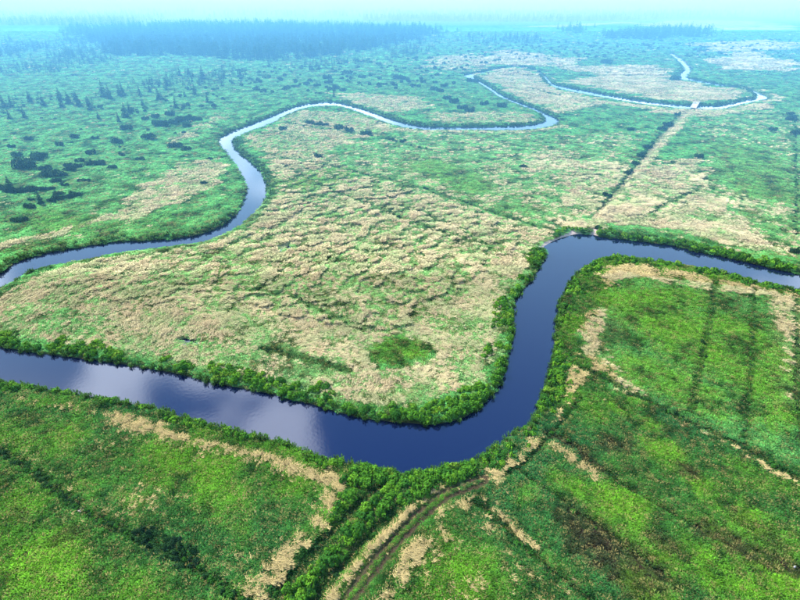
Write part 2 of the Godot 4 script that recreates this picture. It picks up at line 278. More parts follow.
# broken cloud all round the sky
func cloud_cover() -> ImageTexture:
	var n := FastNoiseLite.new()
	n.seed = 3096
	n.frequency = 2.2
	n.fractal_octaves = 5
	var im := Image.create(768, 384, false, Image.FORMAT_RGBA8)
	for y in 192:
		var up := PI * (0.5 - (y + 0.5) / 384.0)
		for x in 768:
			var round_ := TAU * (x + 0.5) / 768.0
			var d := Vector3(sin(round_) * cos(up), sin(up), -cos(round_) * cos(up))
			var t := smoothstep(0.02, 0.34, n.get_noise_3d(d.x, d.y * 1.6, d.z))
			im.set_pixel(x, y, Color(1, 1, 1, t * 0.9))
	return ImageTexture.create_from_image(im)

func haze_bank(called: String, at_: Vector3, size: Vector3, c: Color, density: float) -> void:
	var m := FogMaterial.new()
	m.albedo = c.linear_to_srgb()
	m.density = density
	var f := FogVolume.new()
	f.name = called
	f.shape = RenderingServer.FOG_VOLUME_SHAPE_BOX
	f.size = size
	f.position = at_
	f.material = m
	f.set_meta("kind", "stuff")
	f.set_meta("label", "summer haze lying over the distant plain")
	f.set_meta("category", "haze")
	add_child(f)

func set_up_noise() -> void:
	n_broad.seed = 3
	n_broad.frequency = 0.012
	n_broad.fractal_octaves = 3
	n_mid.seed = 8
	n_mid.frequency = 0.06
	n_mid.fractal_octaves = 3
	n_fine.seed = 21
	n_fine.frequency = 0.28
	n_fine.fractal_octaves = 2
	n_ridge.seed = 5
	n_ridge.frequency = 0.11
	n_ridge.fractal_octaves = 2

# ---------------------------------------------------------------- survey
func x_at(i: int) -> float:
	var k := float(i - HALF)
	return signf(k) * (exp(BX * absf(k)) - 1.0) * AX / BX

func col(x: float) -> int:
	return clampi(HALF + int(round(signf(x) * log(1.0 + absf(x) * BX / AX) / BX)), 0, nx - 1)

func row(z: float) -> int:
	var d := -z
	if d < D0:
		return clampi(int(round((d + 210.0) / 10.0)), 0, BACK - 1)
	return clampi(BACK + int(round(log(1.0 + (d - D0) * BZ / AZ) / BZ)), BACK, nz - 1)

func at(x: float, z: float) -> int:
	return row(z) * nx + col(x)

func points(flat: Array) -> PackedVector2Array:
	var p := PackedVector2Array()
	for k in range(0, flat.size(), 2):
		p.append(Vector2(flat[k], flat[k + 1]))
	return p

func smooth_line(p: PackedVector2Array, n := 4) -> PackedVector2Array:
	var r := PackedVector2Array()
	for k in p.size() - 1:
		var a := p[maxi(k - 1, 0)]
		var d := p[mini(k + 2, p.size() - 1)]
		for s in n:
			r.append(p[k].cubic_interpolate(p[k + 1], a, d, float(s) / n))
	r.append(p[p.size() - 1])
	return r

func survey() -> void:
	nz = BACK + int(log(1.0 + 6500.0 * BZ / AZ) / BZ)
	xs.resize(nx)
	zs.resize(nz)
	for i in nx:
		xs[i] = x_at(i)
	for j in nz:
		zs[j] = -(-210.0 + 10.0 * j) if j < BACK else -(D0 + (exp(BZ * (j - BACK)) - 1.0) * AZ / BZ)
	river_d = blank(60.0)
	dry = blank(0.13)
	ditch = blank(0.0)
	track = blank(0.0)
	lush = blank(0.0)
	bare = blank(0.0)
	sand = blank(0.0)
	pool = blank(0.0)
	wood = blank(0.0)
	scrub = blank(0.0)
	hummock = blank(0.0)
	gully = blank(0.0)
	land = blank(0.0)
	meadow = blank(0.0)
	verge = blank(0.0)
	for q in DRY_FIELDS: fill(dry, points(q[1]), q[0], 3.0)
	for q in MEADOWS: fill(meadow, points(q[1]), q[0], 6.0)
	for q in DRY_STRIPS: stroke(dry, points(q[2]), q[1], q[0])
	for q in DITCHES: stroke(ditch, smooth_line(points(q[2])), q[1], q[0])
	for q in TRACKS:
		var mid_line := smooth_line(points(q[2]))
		stroke(verge, mid_line, 1.9, q[0])
		track_lines.append(mid_line)
		for side in [-1.1, 1.1]:
			var rut := PackedVector2Array()
			for k in mid_line.size():
				var along := mid_line[mini(k + 1, mid_line.size() - 1)] - mid_line[maxi(k - 1, 0)]
				rut.append(mid_line[k] + along.orthogonal().normalized() * side)
			stroke(track, rut, q[1], q[0])
	for q in LUSH: stroke(lush, points(q[2]), q[1], q[0])
	for q in BARE: stroke(bare, points(q[2]), q[1], q[0])
	for q in SANDS: fill(sand, points(q[1]), 1.0, 0.0)
	for q in POOLS: fill(pool, points(q[1]), 1.0, 0.0)
	for q in FOREST: fill(wood, points(q[1]), q[0], 3.0)
	for q in SPRUCE_BELT: fill(wood, points(q[1]), 0.55, 6.0)
	for q in SHRUBLAND: fill(scrub, points(q[1]), q[0], 10.0)
	for q in HUMMOCKS: fill(hummock, points(q[1]), q[0], 4.0)
	for q in GULLY: fill(gully, points(q[1]), 1.0, 0.5)
	for q in THICKET: fill(gully, points(q[1]), 2.0, 0.5)
	carve(RIVER_NORTH, RIVER_SOUTH)
	carve(CHANNEL_LEFT, CHANNEL_RIGHT)

func blank(v: float) -> PackedFloat32Array:
	var a := PackedFloat32Array()
	a.resize(nx * nz)
	a.fill(v)
	return a

# every grid node inside an outline, its edge wavering by some metres
func fill(a: PackedFloat32Array, p: PackedVector2Array, v: float, waver: float) -> void:
	var lo := 1e9
	var hi := -1e9
	for q in p:
		lo = minf(lo, q.y)
		hi = maxf(hi, q.y)
	for j in range(BACK, nz):
		var z := zs[j]
		if z < lo or z > hi:
			continue
		var cut := PackedFloat32Array()
		for k in p.size():
			var s := p[k]
			var e := p[(k + 1) % p.size()]
			if (s.y > z) != (e.y > z):
				cut.append(s.x + (e.x - s.x) * (z - s.y) / (e.y - s.y) + waver * (1.0 + maxf(0.0, -z - 250.0) * 0.008) * (n_mid.get_noise_2d(z, s.x) * 2.0 + n_broad.get_noise_2d(z * 0.4, s.x) * 2.0))
		cut.sort()
		for c in range(0, cut.size() - 1, 2):
			for i in range(col(cut[c]), col(cut[c + 1]) + 1):
				if xs[i] >= cut[c] and xs[i] <= cut[c + 1]:
					a[j * nx + i] = v

func stroke(a: PackedFloat32Array, p: PackedVector2Array, w: float, v: float) -> void:
	var far := w * 1.5
	for k in p.size() - 1:
		var s := p[k]
		var e := p[k + 1]
		var reach := maxf(far, 0.012 * -minf(s.y, e.y))
		for j in range(row(maxf(s.y, e.y) + reach), row(minf(s.y, e.y) - reach) + 1):
			for i in range(col(minf(s.x, e.x) - reach), col(maxf(s.x, e.x) + reach) + 1):
				var q := Vector2(xs[i], zs[j])
				var d := q.distance_to(Geometry2D.get_closest_point_to_segment(q, s, e))
				d += w * 0.45 * n_fine.get_noise_2d(q.x, q.y)
				var t := v * (1.0 - smoothstep(w * 0.5, far, d))
				if t > a[j * nx + i]:
					a[j * nx + i] = t

func from_track(x: float, z: float) -> float:
	var q := Vector2(x, z)
	var best := 99.0
	for line in track_lines:
		for k in line.size() - 1:
			best = minf(best, q.distance_to(Geometry2D.get_closest_point_to_segment(q, line[k], line[k + 1])))
	return best

func carve(left: Array, right: Array) -> void:
	var p := smooth_line(points(left))
	var b := smooth_line(points(right))
	b.reverse()
	p.append_array(b)
	for k in p.size():
		var s := p[k]
		var e := p[(k + 1) % p.size()]
		for j in range(row(maxf(s.y, e.y) + 14.0), row(minf(s.y, e.y) - 14.0) + 1):
			for i in range(col(minf(s.x, e.x) - 14.0), col(maxf(s.x, e.x) + 14.0) + 1):
				var q := Vector2(xs[i], zs[j])
				var d := q.distance_to(Geometry2D.get_closest_point_to_segment(q, s, e))
				if d < absf(river_d[j * nx + i]):
					river_d[j * nx + i] = d
	for j in range(BACK, nz):
		var cut := PackedFloat32Array()
		for k in p.size():
			var s := p[k]
			var e := p[(k + 1) % p.size()]
			if (s.y > zs[j]) != (e.y > zs[j]):
				cut.append(s.x + (e.x - s.x) * (zs[j] - s.y) / (e.y - s.y))
		cut.sort()
		for c in range(0, cut.size() - 1, 2):
			for i in range(col(cut[c]), col(cut[c + 1]) + 1):
				if xs[i] > cut[c] and xs[i] < cut[c + 1]:
					river_d[j * nx + i] = -absf(river_d[j * nx + i])

# reed hummocks lie in low ridges drawn out along the old drains
func hummocks(x: float, z: float) -> float:
	var u := x * 0.62 + z * 0.78
	var v := -x * 0.78 + z * 0.62
	return n_ridge.get_noise_2d(u * 1.25 + 6.0 * n_mid.get_noise_2d(x, z), v * 0.62 + 40.0)

# ---------------------------------------------------------------- ground
const GREEN := Vector3(0.031, 0.106, 0.011)
const DEEP := Vector3(0.009, 0.032, 0.008)
const BLUE_GREEN := Vector3(0.016, 0.084, 0.024)
const LIME := Vector3(0.072, 0.205, 0.013)
const STRAW := Vector3(0.52, 0.465, 0.285)
const ROSE := Vector3(0.48, 0.39, 0.245)
const EMERALD := Vector3(0.082, 0.29, 0.078)
const GOLD := Vector3(0.41, 0.335, 0.16)
const PALE := Vector3(0.27, 0.37, 0.16)
const PEAT := Vector3(0.026, 0.015, 0.014)
const SOIL := Vector3(0.05, 0.036, 0.025)
const SAND := Vector3(0.42, 0.35, 0.31)

func green_at(x: float, z: float, k: int) -> Vector3:
	var b := n_broad.get_noise_2d(x, z)
	var m := n_mid.get_noise_2d(x + 300.0, z)
	var c := GREEN.lerp(BLUE_GREEN, clampf(0.45 + b * 1.3, 0.0, 1.0))
	c = c.lerp(LIME, clampf(0.05 + m * 0.8 - b * 0.4, 0.0, 0.75))
	c = c.lerp(EMERALD, meadow[k] * clampf(0.75 + 1.2 * m, 0.0, 1.0))
	c = c.lerp(PALE, clampf(dry[k] * 0.9 - 0.15, 0.0, 0.6) * meadow[k])
	c = c.lerp(LIME, lush[k] * clampf(0.85 + m, 0.0, 1.0))
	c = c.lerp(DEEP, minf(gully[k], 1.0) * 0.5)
	c = c.lerp(DEEP, clampf(-m * 1.1 - 0.1 + 1.2 * n_fine.get_noise_2d(x * 0.7 + 50.0, z * 0.7), 0.0, 0.85))
	return c

func dryness(x: float, z: float, k: int) -> float:
	var t := dry[k] + (0.12 + (0.75 - 0.25 * meadow[k]) * dry[k]) * (n_mid.get_noise_2d(x, z + 77.0) + 1.1 * n_fine.get_noise_2d(x, z))
	if hummock[k] > 0.0:
		var h := hummocks(x, z)
		t = lerpf(t, 0.38 + smoothstep(0.04, 0.18, h) * 0.35 - 0.55 * smoothstep(0.07, 0.0, absf(h + 0.02)) + 0.6 * n_fine.get_noise_2d(x, z), hummock[k] * 0.75)
	t -= 0.8 * ditch[k] + 0.8 * lush[k] + gully[k] + bare[k]
	t += 0.5 * dry[k] * n_broad.get_noise_2d(x * 1.7, z * 1.7 + 400.0)
	if river_d[k] < 9.0 and -z < 700.0:
		t -= 1.0 - smoothstep(2.5, 6.0, river_d[k])
	return t

func straw_at(x: float, z: float, k: int) -> Vector3:
	var c := STRAW.lerp(ROSE, clampf(0.4 + n_mid.get_noise_2d(x - 90.0, z) * 1.6, 0.0, 1.0))
	c = GOLD.lerp(c, meadow[k])
	return c.lerp(PALE, meadow[k] * clampf(0.25 + n_mid.get_noise_2d(x, z - 210.0) * 1.8, 0.0, 0.85))

func build_ground() -> void:
	var v := PackedVector3Array()
	var c := PackedColorArray()
	v.resize(nx * nz)
	c.resize(nx * nz)
	for j in nz:
		var z := zs[j]
		for i in nx:
			var x := xs[i]
			var k := j * nx + i
			var near := 1.0 - smoothstep(500.0, 1200.0, -z)
			var h := 0.5 * n_broad.get_noise_2d(x, z) + 0.35 * near * n_mid.get_noise_2d(x, z)
			if near > 0.0:
				h += hummock[k] * 0.7 * smoothstep(0.0, 0.12, hummocks(x, z))
			h -= ditch[k] * 0.8 + pool[k] * 0.9
			var t := dryness(x, z, k)
			var g := green_at(x, z, k)
			var d := straw_at(x, z, k) * (0.82 + 0.35 * n_fine.get_noise_2d(z, x))
			var a := g.lerp(d, smoothstep(0.2, 0.95, t))
			a = a.lerp(DEEP, ditch[k] * 0.75)
			a = a.lerp(PEAT, bare[k] * clampf(0.75 + 0.8 * n_fine.get_noise_2d(x, z + 9.0), 0.0, 1.0))
			a = a.lerp(SOIL, verge[k] * 0.95)
			h -= track[k] * 0.15
			a = a.lerp(SAND, sand[k])
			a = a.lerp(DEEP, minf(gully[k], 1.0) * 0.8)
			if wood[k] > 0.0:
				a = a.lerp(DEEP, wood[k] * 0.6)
			var rd := river_d[k]
			if rd < 4.0:
				h = lerpf(-2.4, h * smoothstep(0.0, 6.0, rd + 2.0), smoothstep(-3.0, 2.2 + 2.0 * sand[k], rd))
				if sand[k] < 0.5:
					a = a.lerp(Vector3(0.035, 0.036, 0.02), 1.0 - smoothstep(0.0, 2.0, rd))
			land[k] = h
			v[k] = Vector3(x, h, z)
			c[k] = Color(a.x, a.y, a.z)
	var n := PackedVector3Array()
	n.resize(nx * nz)
	for j in nz:
		var j0 := maxi(j - 1, 0)
		var j1 := mini(j + 1, nz - 1)
		for i in nx:
			var i0 := maxi(i - 1, 0)
			var i1 := mini(i + 1, nx - 1)
			n[j * nx + i] = Vector3(-(land[j * nx + i1] - land[j * nx + i0]) / (xs[i1] - xs[i0]), 1.0, -(land[j1 * nx + i] - land[j0 * nx + i]) / (zs[j1] - zs[j0])).normalized()
	var f := PackedInt32Array()
	f.resize((nx - 1) * (nz - 1) * 6)
	var w := 0
	for j in nz - 1:
		for i in nx - 1:
			var k := j * nx + i
			f[w] = k
			f[w + 1] = k + nx
			f[w + 2] = k + 1
			f[w + 3] = k + 1
			f[w + 4] = k + nx
			f[w + 5] = k + nx + 1
			w += 6
	var arrays := []
	arrays.resize(Mesh.ARRAY_MAX)
	arrays[Mesh.ARRAY_VERTEX] = v
	arrays[Mesh.ARRAY_NORMAL] = n
	arrays[Mesh.ARRAY_COLOR] = c
	arrays[Mesh.ARRAY_INDEX] = f
	var mesh := ArrayMesh.new()
	mesh.add_surface_from_arrays(Mesh.PRIMITIVE_TRIANGLES, arrays)
	var m := StandardMaterial3D.new()
	m.vertex_color_use_as_albedo = true
	m.roughness = 1.0
	m.metallic_specular = 0.1
	m.albedo_texture = grain_texture(41, 0.035, Color(0.62, 0.62, 0.62), Color(1, 1, 1))
	m.uv1_triplanar = true
	m.uv1_world_triplanar = true
	m.uv1_scale = Vector3.ONE / 11.0
	var o := solid("ground", mesh, m)
	o.set_meta("kind", "structure")
	o.set_meta("label", "flat river meadow of green grass and straw coloured reeds")
	o.set_meta("category", "ground")

func grain_texture(s: int, frequency: float, low: Color, high: Color) -> NoiseTexture2D:
	var n := FastNoiseLite.new()
	n.seed = s
	n.frequency = frequency
	n.fractal_octaves = 5
	n.fractal_gain = 0.65
	var r := Gradient.new()
	r.set_color(0, low)
	r.set_color(1, high)
	r.set_offset(0, 0.25)
	r.set_offset(1, 0.75)
	var t := NoiseTexture2D.new()
	t.width = 1024
	t.height = 1024
	t.seamless = true
	t.noise = n
	t.color_ramp = r
	return t

# ---------------------------------------------------------------- helpers
func numbered(called: String) -> String:
	var n: int = used.get(called, 0)
	used[called] = n + 1
	return called if n == 0 else "%s_%03d" % [called, n]

func solid(called: String, mesh: Mesh, m: Material, parent: Node3D = self) -> MeshInstance3D:
	var o := MeshInstance3D.new()
	o.name = numbered(called) if parent == self else called
	o.mesh = mesh
	o.material_override = m
	parent.add_child(o, true)
	return o

func tag(o: Node, label: String, category: String, group := "", kind := "") -> void:
	o.set_meta("label", label)
	o.set_meta("category", category)
	if group: o.set_meta("group", group)
	if kind: o.set_meta("kind", kind)

func leaf_material(c := Color.WHITE, through := 0.5) -> StandardMaterial3D:
	var m := StandardMaterial3D.new()
	m.albedo_color = c.linear_to_srgb()
	m.vertex_color_use_as_albedo = true
	m.roughness = 1.0
	m.metallic_specular = 0.12
	m.backlight_enabled = true
	m.backlight = Color(through, through, through)
	m.cull_mode = BaseMaterial3D.CULL_DISABLED
	return m

func copies(called: String, mesh: Mesh, m: Material, rows: PackedFloat32Array, label: String, category: String) -> void:
	if rows.is_empty():
		return
	var mm := MultiMesh.new()
	mm.transform_format = MultiMesh.TRANSFORM_3D
	mm.use_colors = true
	mm.mesh = mesh
	mm.instance_count = rows.size() / 16
	mm.buffer = rows
	var o := MultiMeshInstance3D.new()
	o.name = numbered(called)
	o.multimesh = mm
	o.material_override = m
	add_child(o)
	tag(o, label, category, "", "stuff")

func put(rows: PackedFloat32Array, p: Vector3, turn: float, s: Vector3, c: Vector3) -> void:
	var co := cos(turn)
	var si := sin(turn)
	rows.append(co * s.x)
	rows.append(0.0)
	rows.append(si * s.z)
	rows.append(p.x)
	rows.append(0.0)
	rows.append(s.y)
	rows.append(0.0)
	rows.append(p.y)
	rows.append(-si * s.x)
	rows.append(0.0)
	rows.append(co * s.z)
	rows.append(p.z)
	rows.append(c.x)
	rows.append(c.y)
	rows.append(c.z)
	rows.append(1.0)

func in_view(x: float, d: float) -> bool:
	return absf(x) < 52.0 + 0.68 * d

# ---------------------------------------------------------------- water
func sheet(called: String, p: PackedVector2Array, y: float, m: Material) -> MeshInstance3D:
	var ids := Geometry2D.triangulate_polygon(p)
	var st := SurfaceTool.new()
	st.begin(Mesh.PRIMITIVE_TRIANGLES)
	for t in range(0, ids.size(), 3):
		var a := p[ids[t]]
		var b := p[ids[t + 1]]
		var c := p[ids[t + 2]]
		var order := [a, b, c] if (b - a).cross(c - a) > 0.0 else [a, c, b]
		for q: Vector2 in order:
			st.set_normal(Vector3.UP)
			st.set_uv(q * 0.1)
			st.add_vertex(Vector3(q.x, y, q.y))
	var o := solid(called, st.commit(), m)
	o.set_meta("kind", "structure")
	return o

func build_water() -> void:
	var m := StandardMaterial3D.new()
	m.albedo_color = Color(0.0015, 0.003, 0.018).linear_to_srgb()
	m.roughness = 0.06
	m.metallic_specular = 0.7
	var ripple := FastNoiseLite.new()
	ripple.seed = 9
	ripple.frequency = 0.02
	ripple.fractal_octaves = 4
	var rt := NoiseTexture2D.new()
	rt.width = 512
	rt.height = 512
	rt.seamless = true
	rt.as_normal_map = true
	rt.bump_strength = 1.0
	rt.noise = ripple
	m.normal_enabled = true
	m.normal_texture = rt
	m.normal_scale = 0.12
	m.uv1_triplanar = true
	m.uv1_world_triplanar = true
	m.uv1_scale = Vector3.ONE / 14.0
	for pair in [[RIVER_NORTH, RIVER_SOUTH, "river", "wide dark blue river sweeping round the near bend"], [CHANNEL_LEFT, CHANNEL_RIGHT, "river_channel", "pale winding river channel farther off across the meadows"]]:
		var p := smooth_line(points(pair[0]))
		var b := smooth_line(points(pair[1]))
		b.reverse()
		p.append_array(b)
		var best := p
		for q in Geometry2D.offset_polygon(p, 1.8):
			if not Geometry2D.is_polygon_clockwise(q):
				best = q
		var o := sheet(pair[2], best, WATER, m)
		tag(o, pair[3], "river", "", "structure")
	var k := 0
	for q in POOLS:
		var o := sheet("pool", points(q[1]), WATER + 0.25, m)
		tag(o, ["small teal pool among the straw coloured reed hummocks", "bright wet patch in the dark ditch at lower left", "dark wet hollow in the reeds beside the near bank"][k], "pool", "", "structure")
		k += 1

# ---------------------------------------------------------------- footbridge
func box(st: SurfaceTool, t: Transform3D, s: Vector3) -> void:
	var b := BoxMesh.new()
	b.size = s
	st.append_from(b, 0, t)

func build_footbridge() -> void:
	var p := points(BRIDGE[0][2])
	var a := Vector3(p[0].x, 0.9, p[0].y)
	var b := Vector3(p[1].x, 0.9, p[1].y)
	var t := Node3D.new()
	t.name = "footbridge"
	add_child(t)
	t.position = Vector3((a.x + b.x) / 2, 0, (a.z + b.z) / 2)
	t.rotation.y = atan2(b.x - a.x, b.z - a.z)
	tag(t, "pale plank footbridge over the far channel at the end of the track", "bridge")
	var length := a.distance_to(b) + 4.0
	var wood_m := StandardMaterial3D.new()
	wood_m.albedo_color = Color(0.26, 0.25, 0.25).linear_to_srgb()
	wood_m.roughness = 0.9
	var dark := StandardMaterial3D.new()
	dark.albedo_color = Color(0.16, 0.13, 0.11).linear_to_srgb()
	dark.roughness = 0.9
	var plank := BoxMesh.new()
	plank.size = Vector3(5.0, 0.12, 0.92)
	for k in int(length):
		var o := solid("plank", plank, wood_m, t)
		o.position = Vector3(0, 1.0 + 0.01 * (k % 3), -length / 2 + k + 0.5)
	for s in [-1.0, 1.0]:
		var st := SurfaceTool.new()
		st.begin(Mesh.PRIMITIVE_TRIANGLES)
		box(st, Transform3D(Basis(), Vector3(s * 2.1, 0.72, 0)), Vector3(0.3, 0.4, length))
		solid("beam", st.commit(), dark, t)
		st = SurfaceTool.new()
		st.begin(Mesh.PRIMITIVE_TRIANGLES)
		box(st, Transform3D(Basis(), Vector3(s * 2.35, 2.0, 0)), Vector3(0.1, 0.12, length))
		for k in 6:
			box(st, Transform3D(Basis(), Vector3(s * 2.35, 1.5, -length / 2 + 0.3 + k * (length - 0.6) / 5.0)), Vector3(0.12, 0.95, 0.12))
		solid("railing", st.commit(), wood_m, t)
		for e in [-0.3, 0.3]:
			st = SurfaceTool.new()
			st.begin(Mesh.PRIMITIVE_TRIANGLES)
			box(st, Transform3D(Basis(), Vector3(s * 1.8, -0.9, e * length)), Vector3(0.35, 2.85, 0.35))
			solid("pile", st.commit(), dark, t)

# ---------------------------------------------------------------- leaf shapes
func leaf(st: SurfaceTool, p: Vector3, out: Vector3, size: float) -> void:
	var tone := rng.randf_range(0.55, 1.0)
	st.set_color(Color(tone * rng.randf_range(0.8, 1.0), tone, tone * 0.9))
	var side := out.cross(Vector3(rng.randf_range(-1, 1), rng.randf_range(-1, 1), rng.randf_range(-1, 1))).normalized()
	var up := side.cross(out).normalized()
	out = (out * 0.85 + up * 0.2 + Vector3(0, 0.25, 0)).normalized()
	var tip := p + up * size
	var base := p - up * size * 0.7
	var l := p - side * size * 0.55 + out * size * 0.2
	var r := p + side * size * 0.55 - out * size * 0.15
	face(st, base, l, tip, out)
	face(st, base, tip, r, out)

# one triangle whose front looks along n
func face(st: SurfaceTool, a: Vector3, b: Vector3, c: Vector3, n: Vector3) -> void:
	var own := (c - a).cross(b - a)
	st.set_normal(n)
	st.add_vertex(a)
	st.add_vertex(b if own.dot(n) >= 0.0 else c)
	st.add_vertex(c if own.dot(n) >= 0.0 else b)

# a shrub crown: leaf sprays over several uneven lobes; about one metre in radius and one high
func shrub_crown(s: int, leaves: int, size: float) -> ArrayMesh:
	rng.seed = s
	var lobes := []
	for k in 9:
		var a := rng.randf() * TAU
		var d := rng.randf_range(0.15, 0.68)
		lobes.append([Vector3(cos(a) * d, rng.randf_range(0.28, 0.62) * (1.15 - 0.5 * d), sin(a) * d), rng.randf_range(0.26, 0.46)])
	lobes.append([Vector3(0, 0.58, 0), 0.42])
	var st := SurfaceTool.new()
	st.begin(Mesh.PRIMITIVE_TRIANGLES)
	var made := 0
	while made < leaves:
		var lobe: Array = lobes[rng.randi() % lobes.size()]
		var o := Vector3(rng.randfn(), rng.randfn() + 0.35, rng.randfn()).normalized()
		var p: Vector3 = lobe[0] + o * (lobe[1] as float) * rng.randf_range(0.72, 1.08)
		if p.y < 0.0:
			continue
		var inside := false
		for other: Array in lobes:
			if other != lobe and p.distance_to(other[0]) < (other[1] as float) * 0.75:
				inside = true
		if inside and rng.randf() < 0.85:
			continue
		leaf(st, p, o, size * rng.randf_range(0.7, 1.35))
		made += 1
	return st.commit()

func shrub_stems(s: int) -> ArrayMesh:
	rng.seed = s
	var st := SurfaceTool.new()
	st.begin(Mesh.PRIMITIVE_TRIANGLES)
	for k in 5:
		var a := k * TAU / 5.0 + rng.randf()
		limb(st, Vector3(cos(a), 0, sin(a)) * 0.06 + Vector3(0, -0.15, 0), Vector3(cos(a) * 0.4, rng.randf_range(0.5, 0.7), sin(a) * 0.4), 0.035, 0.012)
	return st.commit()

func limb(st: SurfaceTool, a: Vector3, b: Vector3, ra: float, rb: float) -> void:
	var up := (b - a).normalized()
	var s := up.cross(Vector3(0.3, 0.1, 1)).normalized()
	var t := up.cross(s)
	for k in 5:
		var u := s * cos(k * TAU / 5) + t * sin(k * TAU / 5)
		var w := s * cos((k + 1) * TAU / 5) + t * sin((k + 1) * TAU / 5)
		for q in [[a + u * ra, u], [b + u * rb, u], [b + w * rb, w], [a + u * ra, u], [b + w * rb, w], [a + w * ra, w]]:
			st.set_normal(q[1])
			st.add_vertex(q[0])

# a spruce crown, one metre tall: whorls of drooping boughs that shorten upwards
func spruce_crown(s: int, whorls: int, boughs: int) -> ArrayMesh:
	rng.seed = s
	var st := SurfaceTool.new()
	st.begin(Mesh.PRIMITIVE_TRIANGLES)
	for k in whorls:
		var t := float(k) / whorls
		var y := 0.10 + 0.86 * t
		var r := 0.24 * pow(1.0 - t, 0.8) + 0.02
		for b in boughs:
			var a := b * TAU / boughs + rng.randf() * 0.9 + k
			var rr := r * rng.randf_range(0.65, 1.2)
			var o := Vector3(cos(a), 0, sin(a))
			var side := Vector3(-o.z, 0, o.x) * rr * 0.42
			var tip := o * rr + Vector3(0, y - rr * rng.randf_range(0.25, 0.5), 0)
			var root := Vector3(0, y + 0.035, 0)
			var mid := o * rr * 0.55 + Vector3(0, y - rr * 0.05, 0)
			var n := (o + Vector3(0, 0.9, 0)).normalized()
			var tone := rng.randf_range(0.6, 1.0)
			st.set_color(Color(tone, tone, tone))
			face(st, root, mid - side, tip, n)
			face(st, root, tip, mid + side, n)
	st.set_normal(Vector3(0.4, 0.8, 0.2).normalized())
	for q: Vector3 in [Vector3(-0.02, 0.9, 0), Vector3(0, 1.02, 0), Vector3(0.02, 0.9, 0)]:
		st.add_vertex(q)
	return st.commit()

func birch_crown(s: int, leaves: int) -> ArrayMesh:
	rng.seed = s
	var st := SurfaceTool.new()
	st.begin(Mesh.PRIMITIVE_TRIANGLES)
	var lobes := []
	for k in 8:
		var a := rng.randf() * TAU
		var y := rng.randf_range(0.32, 0.86)
		var d := rng.randf_range(0.0, 0.17) * (1.25 - y)
		lobes.append([Vector3(cos(a) * d, y, sin(a) * d), rng.randf_range(0.09, 0.16) * (1.35 - 0.6 * y)])
	for k in leaves:
		var lobe: Array = lobes[k % lobes.size()]
		var o := Vector3(rng.randfn(), rng.randfn() + 0.2, rng.randfn()).normalized()
		leaf(st, lobe[0] + o * (lobe[1] as float) * rng.randf_range(0.6, 1.1), o, 0.05 * rng.randf_range(0.7, 1.4))
	return st.commit()

func trunk(s: int, top: float, r: float) -> ArrayMesh:
	rng.seed = s
	var st := SurfaceTool.new()
	st.begin(Mesh.PRIMITIVE_TRIANGLES)
	limb(st, Vector3(0, -0.03, 0), Vector3(0.004, top, 0), r, r * 0.25)
	for k in 4:
		var a := k * 1.7
		limb(st, Vector3(0, 0.3 + 0.1 * k, 0), Vector3(cos(a) * 0.1, 0.42 + 0.1 * k, sin(a) * 0.1), r * 0.4, r * 0.1)
	return st.commit()

# ---------------------------------------------------------------- shrubs
var crowns: Array[ArrayMesh] = []
var far_crowns: Array[ArrayMesh] = []
var stems: ArrayMesh
var bark: StandardMaterial3D
var shrub_tints: Array[StandardMaterial3D] = []
var tinted_leaf: StandardMaterial3D

const TONE_WORDS := ["fresh green", "bright yellow green", "deep green", "pale lime green", "dark green", "very dark"]

func lay(list: Array, x: float, z: float, r: float, h: float, tone: int, label: String, group: String) -> void:
	label = ("broad " if r > 1.5 else "small " if r < 0.8 else "") + TONE_WORDS[tone] + " shrub" + label
	var d := Vector3(x, -100, z).length()
	list.append([d / (r + h), x, z, r, h, tone, label, group])

const LEAF_TONES := [Vector3(0.052, 0.152, 0.015), Vector3(0.088, 0.208, 0.017), Vector3(0.029, 0.104, 0.016), Vector3(0.108, 0.200, 0.022), Vector3(0.018, 0.054, 0.018), Vector3(0.012, 0.036, 0.019)]

func grow(list: Array, called: String, category: String, singles: int, rest_label: String) -> void:
	list.sort_custom(func(a, b): return a[0] < b[0])
	var rest: Array[PackedFloat32Array] = []
	for k in far_crowns.size():
		rest.append(PackedFloat32Array())
	var n := 0
	for s: Array in list:
		var y: float = land[at(s[1], s[2])]
		if n < singles:
			var t := Node3D.new()
			t.name = numbered(called)
			add_child(t)
			t.position = Vector3(s[1], maxf(y, WATER) - 0.05, s[2])
			t.rotation.y = rng.randf() * TAU
			var f := solid("foliage", crowns[rng.randi() % crowns.size()], shrub_tints[s[5]], t)
			f.scale = Vector3(s[3], s[4], s[3] * rng.randf_range(0.85, 1.15))
			var w := solid("stems", stems, bark, t)
			w.scale = Vector3(s[3], s[4], s[3])
			tag(t, s[6], category, s[7])
		else:
			var c: Vector3 = LEAF_TONES[s[5]] * rng.randf_range(0.8, 1.2)
			put(rest[n % rest.size()], Vector3(s[1], maxf(y, WATER) - 0.05, s[2]), rng.randf() * TAU, Vector3(s[3], s[4], s[3] * rng.randf_range(0.8, 1.2)), c)
		n += 1
	for k in rest.size():
		copies(called + "_mass", far_crowns[k], tinted_leaf, rest[k], rest_label, category)

func belt(list: Array, line: PackedVector2Array, from: float, to: float, pick: Callable) -> void:
	for k in line.size() - 1:
		var a := line[k]
		var b := line[k + 1]
		var side := (b - a).orthogonal().normalized()
		var mid := (a + b) / 2
		if river_d[at(mid.x + side.x * 4.0, mid.y + side.y * 4.0)] < river_d[at(mid.x - side.x * 4.0, mid.y - side.y * 4.0)]:
			side = -side
		pick.call(list, a, b, side, from, to)

